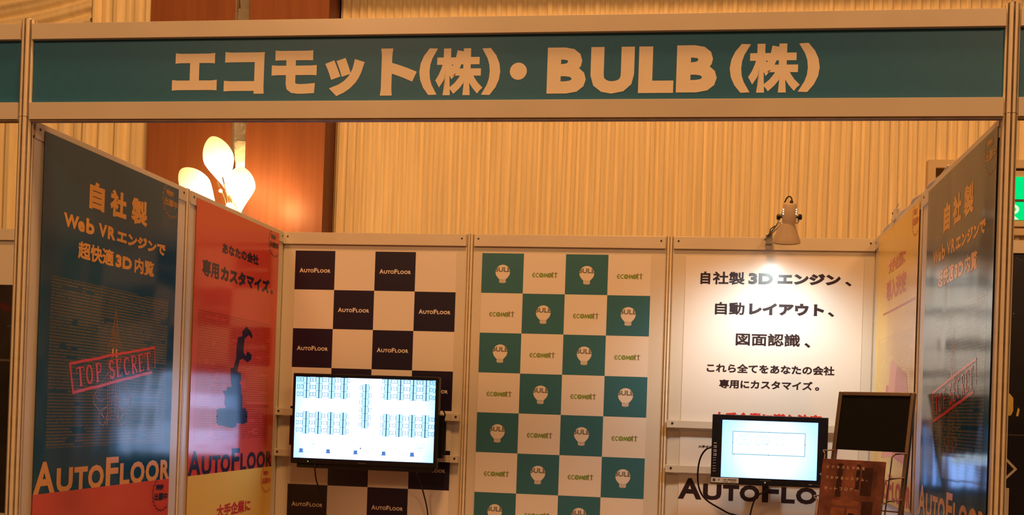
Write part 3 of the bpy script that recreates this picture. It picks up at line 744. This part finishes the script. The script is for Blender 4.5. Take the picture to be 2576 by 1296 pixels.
# ------------------------------------------------------------------ television
r = thing('television', 'large black flat television showing an office seating plan', 'television', (.156, 1.81, 1.334), BACK)
mb = MB(); mb.box((0, 0, -.045), (.738, .445, .0), black_pl); mb.build('casing', r, bevel=.004)
mb = MB(); mb.box((.03, -.020, -.035), (.712, 0, -.006), black_pl); mb.build('speaker_bar', r, bevel=.003)
s = thing('x', 'x', 'x'); bpy.data.objects.remove(s)
mb = MB(); mb.rect(0, 0, .706, .399, 0, scr_tv); scr = mb.build('screen', r); scr.location = (.0155, .0285, .0012)
SW, SH = .706, .399
mb = MB(); ms = MB()
def q(a, b): return (a * SW, b * SH)
def outline(m_, x0, y0, x1, y1, w_, mt, z=.0004):
    x0, x1 = max(0, x0), min(1, x1); y1 = min(y1, 1)
    if x1 <= x0 or y1 <= y0: return
    m_.stroke([q(x0, y0), q(x1, y0), q(x1, y1), q(x0, y1)], w_, z, mt, True)
def cluster(a, b0, rows, ht=.0895):
    for k in range(rows):
        y0 = b0 + k * ht; y1 = y0 + ht
        if y0 > 1: break
        mb.rect(*q(max(0, a - .023), y0), *q(min(1, a + .023), min(1, y1)), .0002, scr_desk)
        outline(mb, a - .023, y0, a + .023, y1, .0014, scr_ink)
        for sd in (-1, 1):
            cx = a + sd * .034; outline(mb, cx - .008, (y0 + y1) / 2 - .022, cx + .008, (y0 + y1) / 2 + .022, .0021, scr_ink)
    if -.01 < a < 1.01: mb.stroke([q(a, b0), q(a, min(1, b0 + rows * ht))], .0046, .0006, scr_spine)
for a in (.079, .169, .26, .349): cluster(a, .743, 3)
for a in (.662, .753, .844, .935): cluster(a, .751, 3)
for a in (.082, .171, .261, .35): cluster(a, .303, 3)
for a in (.66, .752, .842, .936): cluster(a, .303, 3)
cluster(.506, .393, 6)
for k in range(3):
    for b0 in (.743, .303):
        outline(mb, .012, b0 + .0895 * k + .022, .028, b0 + .0895 * k + .066, .0021, scr_ink); outline(mb, .985, b0 + .0895 * k + .022, .998, b0 + .0895 * k + .066, .0021, scr_ink)
for a, f in ((.143, scr_ink), (.341, scr_grey), (.73, scr_grey), (.905, scr_ink)):
    outline(mb, a - .027, .175, a - .009, .225, .0008, f); outline(mb, a - .009, .175, a + .009, .225, .0008, f); outline(mb, a + .009, .175, a + .027, .225, .0008, f); outline(mb, a - .010, .135, a + .010, .172, .0010, f)
for cx, cy, ang in ((.452, .207, 0), (.562, .185, math.pi / 4)):
    def RT(x, y): p = q(cx, cy); return (p[0] + x * math.cos(ang) - y * math.sin(ang), p[1] + x * math.sin(ang) + y * math.cos(ang))
    mb.stroke([RT(-.009, -.009), RT(.009, -.009), RT(.009, .009), RT(-.009, .009)], .0012, .0004, scr_ink, True)
    for dx, dy in ((-.019, 0), (.019, 0), (0, .019), (0, -.019)):
        mb.stroke([RT(dx - .004, dy - .004), RT(dx + .004, dy - .004), RT(dx + .004, dy + .004), RT(dx - .004, dy + .004)], .0012, .0004, scr_ink, True)
mb.stroke(arc(*q(.455, .215), .042, .042, 0, 360, 36), .0008, .0004, scr_faint)
mb.stroke([q(0, .062), q(.15, .064), q(.15, .078), q(0, .076)], .0008, .0004, scr_grey)
mb.stroke([q(.15, .07), q(.95, .07)], .0005, .0004, scr_faint); mb.stroke([q(.95, .062), q(1, .062)], .0008, .0004, scr_grey); mb.stroke([q(.95, .085), q(1, .085)], .0008, .0004, scr_grey)
mb.poly([q(.478, .165), q(.478, .125), q(.483, .135), q(.489, .128), q(.486, .142)], .0007, scr_spine)
mb.build('seating_plan', scr)
mb = MB()
for a in (.054, .25, .447, .648, .85): mb.rect(*q(a - .013, .070), *q(a + .013, .116), .0006, scr_blue); mb.rect(*q(a - .016, .066), *q(a + .016, .080), .0007, scr_blue)
mb.build('blue_furniture', scr)
mb = MB(); mb.rect(.088, .0095, .092, .0145, .001, led); mb.build('power_light', r)
mb = MB(); mb.rect(.345, .010, .385, .0145, .001, greyprint); mb.build('maker_badge', r)
mb = MB(); mb.box((.70, .05, -.08), (.752, .26, -.045), black_mt); mb.box((.745, .07, -.10), (.756, .23, -.07), black_mt); mb.build('cable_box', r); mb = MB(); mb.box((-.008, .20, -.07), (.02, .28, -.045), black_mt)
mb.box((.20, .03, -.125), (.55, .07, -.045), black_mt); mb.box((.20, .235, -.125), (.55, .275, -.045), black_mt)
mb.tube([(.752, .235, -.06), (.758, .265, -.06), (.748, .285, -.06)], .004, black_mt, 6); mb.build('wall_mount', r, bevel=.002)
def cable(name, label, pts, rad=.0035, m=rubber):
    out = []; P = [Vector(p) for p in pts]; P = [P[0]] + P + [P[-1]]
    for k in range(1, len(P) - 2):
        for t in [j / 8 for j in range(8)]:
            a, b, c, d = P[k - 1:k + 3]
            out.append(.5 * ((2 * b) + (-a + c) * t + (2 * a - 5 * b + 4 * c - d) * t * t + (-a + 3 * b - 3 * c + d) * t ** 3))
    out.append(P[-1]); mb = MB(); mb.tube(out, rad, m, 8); return tag(mb.build(name, smooth=True), label, 'cable')
cable('power_cable', 'black cable hanging below the left half of the television', [(.285, 1.80, 1.33), (.287, 1.82, 1.26), (.292, 1.86, 1.20), (.305, 1.90, 1.12), (.32, 1.93, .9), (.33, 1.93, .3)])
cable('video_cable', 'black cable hanging below the right end of the television', [(.80, 1.80, 1.31), (.805, 1.85, 1.26), (.812, 1.90, 1.20), (.83, 1.93, 1.08), (.85, 1.93, .8), (.86, 1.93, .3)])

# ------------------------------------------------------------------ monitor
r = thing('monitor', 'small black monitor showing a room plan in front of the white poster', 'monitor', (2.209, 1.76, 1.322), BACK)
mb = MB(); mb.box((0, 0, -.03), (.525, .322, 0), black_pl); mb.build('casing', r, bevel=.003)
mb = MB(); mb.rect(0, 0, .433, .264, 0, scr_mon); scr = mb.build('screen', r); scr.location = (.046, .033, .0012)
SW, SH = .433, .264
mb = MB(); mb.rect(*q(.12, .415), *q(.865, .80), .0003, scr_room); mb.build('plan_floor', scr)
mb = MB()
mb.stroke([q(.115, .41), q(.87, .41), q(.87, .805), q(.115, .805)], .0045, .0005, scr_grey, True)
for a, b in ((.115, .61), (.87, .61), (.495, .41), (.495, .805), (.13, .40)): mb.rect(*q(a - .004, b - .006), *q(a + .004, b + .006), .0007, scr_ink)
for ca in (.235, .425):
    for i in (-1, 0):
        for j in (-1, 0): outline(mb, ca + i * .074, .665 + j * .062, ca + (i + 1) * .074, .665 + (j + 1) * .062, .0011, scr_pl)
    for i in (-.037, .037):
        for sd in (-1, 1): mb.stroke([q(ca + i - .016, .665 + sd * .066), q(ca + i - .012, .665 + sd * .094), q(ca + i + .012, .665 + sd * .094), q(ca + i + .016, .665 + sd * .066)], .0013, .0005, scr_pl)
for k in range(4):
    a = math.pi / 4 + k * math.pi / 2; p = q(.615, .65); mb.stroke(arc(p[0] + .016 * math.cos(a), p[1] + .016 * math.sin(a), .005, .005, math.degrees(a) - 90, math.degrees(a) + 90, 6), .0013, .0005, scr_pl)
mb.stroke(arc(*q(.615, .65), .010, .010, 0, 360, 16), .001, .0005, scr_pl)
mb.stroke([q(.46, .615), q(.50, .617)], .0008, .0006, scr_ink); mb.stroke([q(.465, .60), q(.485, .60)], .0008, .0006, scr_ink)
outline(mb, .435, .955, .475, .985, .0008, scr_grey); mb.stroke([q(.40, .945), q(.62, .945)], .0004, .0005, scr_grey); mb.stroke([q(.484, .97), q(.488, .97)], .001, .0005, scr_ink)
mb.build('room_plan', scr)
mb = MB(); mb.box((.002, .006, .0), (.128, .030, .0012), sticker); st = mb.build('label_sticker', r)
mb = MB(); mb.rect(.010, .012, .022, .025, .0016, ink)
for x0, x1, y0, y1 in ((.036, .040, .016, .024), (.058, .074, .019, .022), (.078, .118, .019, .023), (.058, .082, .011, .013), (.088, .118, .011, .013)): mb.rect(x0, y0, x1, y1, .0016, ink)
mb.build('sticker_print', st)
mb = MB()
for k, y in enumerate((.166, .147, .129)): mb.rect(.010, y, .023, y + .012, .0012, icon_m); mb.rect(.013, y + .003, .018, y + .009, .0014, black_mt)
for y in (.186,): mb.rect(.010, y, .023, y + .005, .0012, icon_m)
for y in (.119, .108, .095, .082, .070, .058): mb.rect(.008, y, .022, y + .0025, .0012, icon_m)
mb.build('feature_icons', r)
mb = MB(); mb.rect(.246, .0125, .250, .0165, .001, led_w); mb.build('power_light', r)
mb = MB(); mb.rect(.225, .022, .275, .0245, .001, greyprint); mb.rect(.445, .012, .460, .0145, .001, icon_m); mb.rect(.465, .012, .50, .0135, .001, greyprint); mb.build('maker_badge', r)
mb = MB(); mb.box((.20, .09, -.09), (.33, .22, -.03), black_mt); mb.box((.24, .04, -.174), (.29, .275, -.09), black_mt); mb.build('wall_mount', r, bevel=.002)
cable('monitor_power_cable', 'black cable looping out from the left side of the monitor', [(2.222, 1.798, 1.49), (2.185, 1.80, 1.478), (2.158, 1.83, 1.43), (2.15, 1.86, 1.35), (2.162, 1.89, 1.28), (2.20, 1.90, 1.23), (2.29, 1.90, 1.18), (2.38, 1.90, 1.13), (2.40, 1.90, .9), (2.41, 1.90, .3)], .0042)
cable('monitor_video_cable', 'black cable hanging from the underside of the monitor', [(2.475, 1.785, 1.316), (2.468, 1.79, 1.30), (2.425, 1.84, 1.26), (2.405, 1.88, 1.19), (2.395, 1.90, 1.08), (2.39, 1.91, .8), (2.385, 1.91, .3)], .0038)

# ------------------------------------------------------------------ clip spotlight
r = thing('clip_lamp', 'beige clip spotlight on the rail above the white poster', 'lamp', (2.502, 1.50, 2.40))
mb = MB(); mb.lathe([(.0, .168), (.026, .168), (.0295, .165), (.0300, .09), (.031, .082)], lampbeige, 32, sq=1.0)
HEAD.append(mb.build('lamp_housing', r, smooth=True))
mb = MB(); mb.lathe([(.031, .083), (.034, .075), (.045, .045), (.054, .022), (.060, .004), (.061, -.002), (.058, -.002), (.052, .02), (.040, .05), (.027, .08)], lampbeige, 40, c=(-.006, 0, 0)); HEAD.append(mb.build('reflector_shade', r, smooth=True))
vt = MB()
for k in range(3):
    for sd in (-1, 1):
        a0 = math.pi * 1.5 + sd * 1.18
        z = .122 + k * .0095
        vs = []
        for t in (-.13, .13):
            a = a0 + t
            for dz in (0, .0035): vs.append((.0302 * math.cos(a), .0302 * math.sin(a), z + dz))
        vt.add(vs, [(0, 2, 3, 1)], spotbulb_m)  # emissive patches on the housing stand in for bulb light through vents
HEAD.append(vt.build('vent_glow', r))
for sd, nm in ((-1, 'knob'), (1, 'knob')):
    mb = MB(); mb.lathe([(.004, .028 * sd), (.004, .038 * sd), (.0125, .038 * sd), (.0135, .041 * sd), (.0125, .052 * sd), (.006, .054 * sd), (.0, .054 * sd)], black_pl, 10, axis='X', c=(0, 0, .108)); HEAD.append(mb.build(nm, r))
mb = MB(); mb.tube([(-.038, 0, .108), (-.042, .01, .09), (-.042, .05, .075), (0, .06, .075), (.042, .05, .075), (.042, .01, .09), (.038, 0, .108)], .0035, lampbeige, 8); HEAD.append(mb.build('yoke', r, smooth=True))
mb = MB(); mb.tube([(.0, .031, .091), (-.02, .2, .105), (-.04, .36, .11), (-.05, .43, .10)], .006, steel, 8); mb.build('arm', r, smooth=True)
mb = MB(); mb.box((-.067, .415, .062), (-.035, .452, .110), steel); mb.box((-.066, .427, .04), (-.037, .4405, .07), steel); mb.tube([(-.05, .43, .104), (-.048, .40, .13), (-.03, .37, .14)], .003, screw_m, 6); mb.build('clamp', r, bevel=.002)
mb = MB(); mb.lathe([(0, .03), (.012, .034), (.018, .045), (.012, .06), (.006, .08)], spotbulb_m, 16); HEAD.append(mb.build('bulb', r, smooth=True))
pts = [(.006, -.057, .158), (.007, -.060, .172), (.003, -.056, .184), (-.005, -.046, .189), (-.013, -.034, .184), (-.019, -.02, .170), (-.024, .04, .13), (-.035, .2, .11), (-.06, .42, .10), (-.07, .44, .085)]
mb = MB(); mb.tube(pts, .0030, rubber, 8); mb.lathe([(.007, .155), (.007, .166), (.004, .170)], rubber, 10, c=(.006, -.057, 0)); mb.build('cord', r, smooth=True)
for o in HEAD: o.rotation_euler = (math.radians(20), 0, 0)
light('clip_lamp_light', 'SPOT', (2.496, 1.50, 2.425), (2.44, 1.99, 1.62), 27, (.84, .98, .96), .03, spot_size=math.radians(132), spot_blend=1)

# white cord and clip along the right wall top
cable('extension_cable', 'white cord lying along the top of the right wall', [(2.952, .60, 2.510), (2.955, .72, 2.503), (2.949, .86, 2.506), (2.958, .98, 2.504), (2.95, 1.12, 2.508), (2.955, 1.22, 2.503), (2.952, 1.36, 2.506), (2.955, 1.50, 2.503), (2.95, 1.70, 2.504), (2.96, 1.86, 2.503)], .0045, white_cord)
r = thing('cord_clamp', 'white clamp perched on top of the right wall near its back end', 'clamp', (2.952, 1.50, 2.50))
mb = MB(); mb.box((-.014, -.02, -.008), (.014, .02, .010), steel); mb.build('jaw', r, bevel=.003)
mb = MB(); mb.add([(-.012, -.018, .008), (.012, -.018, .008), (.012, .018, .008), (-.012, .018, .008), (-.008, -.028, .048), (.008, -.028, .048), (.008, .012, .052), (-.008, .012, .052)], [(0, 3, 2, 1), (4, 5, 6, 7), (0, 1, 5, 4), (1, 2, 6, 5), (2, 3, 7, 6), (3, 0, 4, 7)], white_cord); mb.build('handle', r, bevel=.004)
mb = MB(); mb.lathe([(.0, -.004), (.004, -.003), (.004, 0)], screw_m, 10, axis='X', c=(-.0125, -.005, .028)); mb.build('rivet', r)
mb = MB(); mb.tube([(0, -.02, .045), (.0, -.06, .062), (0, -.09, .05), (0, -.10, .01)], .0018, white_cord, 6); mb.build('spring_wire', r, smooth=True)

# ------------------------------------------------------------------ brochure rack
th = math.radians(-30); lean = math.radians(13)
RZ = Matrix.Rotation(th, 4, 'Z'); RX = Matrix.Rotation(-lean, 4, 'X')
r = thing('brochure_rack', 'bronze chrome brochure rack with black header board, before the right wall', 'rack', (0, 0, 0))
topc = Vector((2.797, .92, 1.742)); Wd = .273
M = Matrix.Translation(topc) @ RZ @ RX; r.matrix_world = M      # local x width, y back, z up the leaning frame, origin top centre
h2 = Wd / 2; DN = -1.78
for sd in (-1, 1):
    mb = MB(); mb.box((sd * h2 - .008, -.011, DN), (sd * h2 + .008, .011, 0), chrome); mb.build('upright', r, bevel=.003)
mb = MB(); mb.box((-h2 + .008, -.011, -.016), (h2 - .008, .011, 0), chrome); mb.build('top_bar', r, bevel=.003)
mb = MB(); mb.box((-h2 + .008, -.004, -.222), (h2 - .008, .003, -.016), black_mt); mb.build('header_board', r)
for g in range(5):
    for k, (dz, behind) in enumerate(((0, (1, 1)), (-.088, (1, 0)), (-.168, (0, 0)))):
        z = -.226 + dz - .33 * g
        for sd, bh in zip((-1, 1), behind):
            f_ = .115 if bh else .150; inn = .013 + .003 * k
            x = sd * h2; xi = sd * (h2 - inn)
            mb = MB(); mb.tube([(x, 0, z), (x - sd * .002, -f_ * .93, z - .215 * f_), (x - sd * .006, -f_, z - .23 * f_ - .003), (xi, -f_, z - .23 * f_ - .012), (xi - sd * .004, -f_ + .002, max(z - .28, DN + .03))], .0027, chrome, 8); mb.build('pocket_wire', r, smooth=True)
    mb = MB(); z = -.44 - .33 * g; mb.tube([(-h2, 0, z), (h2, 0, z)], .0025, chrome, 6); mb.build('cross_wire', r)
mb = MB(); mb.box((-.2, -.02, DN - .02), (.2, .02, DN), chrome); mb.build('base_bar', r, bevel=.004)
# the brochure stands in the pocket
b = thing('brochure', 'brown brochure with white Japanese lines standing in the wire rack', 'brochure', (0, 0, 0))
b.matrix_world = M @ Matrix.Translation((-.118, -.131, -.612)) @ Matrix.Rotation(math.radians(90), 4, 'X') @ Matrix.Rotation(math.radians(2), 4, 'X')
broch = mat('brochure_brown_photo_print', (.19, .07, .055), .25, ior=1.5, var=.6, vscale=13)
broch_l = mat('brochure_tan_print', (.26, .10, .06), .25, var=.3, vscale=30); broch_d = mat('brochure_dark_print', (.05, .02, .016), .25, var=.3, vscale=30)
mb = MB(); mb.box((0, 0, -.004), (.232, .325, 0), broch); mb.build('cover', b, bevel=.001)
mb = MB()
for x0, y0, x1, y1, m in ((.05, .10, .10, .15, broch_l), (.11, .10, .15, .15, broch_l), (.115, .11, .135, .135, broch_d), (.05, .16, .15, .178, broch_l), (.13, .22, .145, .31, broch_d), (.15, .20, .19, .30, broch_d),
                          (.09, .25, .12, .29, broch_l), (.06, .19, .08, .31, broch_d), (.16, .06, .20, .18, broch_d), (.03, .03, .12, .08, broch_d)): mb.rect(x0, y0, x1, y1, .0003, m)
mb.build('cover_picture', b)
mb = MB(); BT = mat('brochure_pale_lettering', (.70, .50, .42), .4, var=.02)
def spaced(mb, s, x0, step, y, h):
    for k, ch in enumerate(s):
        hh = h * (.35 if ch in '、ー' else 1); ww = h * (.45 if ch == '、' else 1)
        yy = y + (h * .4 if ch == 'ー' else 0); hh = h * .14 if ch == 'ー' else hh
        text(mb, ch, x0 + k * step, x0 + k * step + ww, yy, yy + hh, BT, .0003, .0006)
spaced(mb, 'ビジネスとVRを', .018, .0188, .291, .0105)
spaced(mb, 'つなげるシステム、', .018, .0188, .252, .0105)
spaced(mb, 'オートフロアー', .018, .0188, .213, .0105)
mb.build('lettering', b)
# neighbour's wire rack, far left
r = thing('wire_rack', "chrome wire grid rack in the left neighbour's stand at the picture's edge", 'rack', (-1.52, 1.70, 0))
for x in (-.4, .12):
    mb = MB(); mb.tube([(x, 0, 0), (x, 0, 1.52)], .009, steel, 10); mb.build('upright', r, smooth=True)
mb = MB(); mb.tube([(-.4, 0, 1.52), (.12, 0, 1.52)], .009, steel, 10); mb.build('top_bar', r, smooth=True)
for k in range(9):
    mb = MB(); mb.tube([(-.4, 0, 1.44 - .07 * k), (.12, 0, 1.44 - .07 * k)], .0025, steel, 6); mb.build('cross_wire', r)
for k in range(8):
    mb = MB(); mb.tube([(-.36 + .065 * k, -.004, .8), (-.36 + .065 * k, -.004, 1.5)], .0025, steel, 6); mb.build('grid_wire', r)
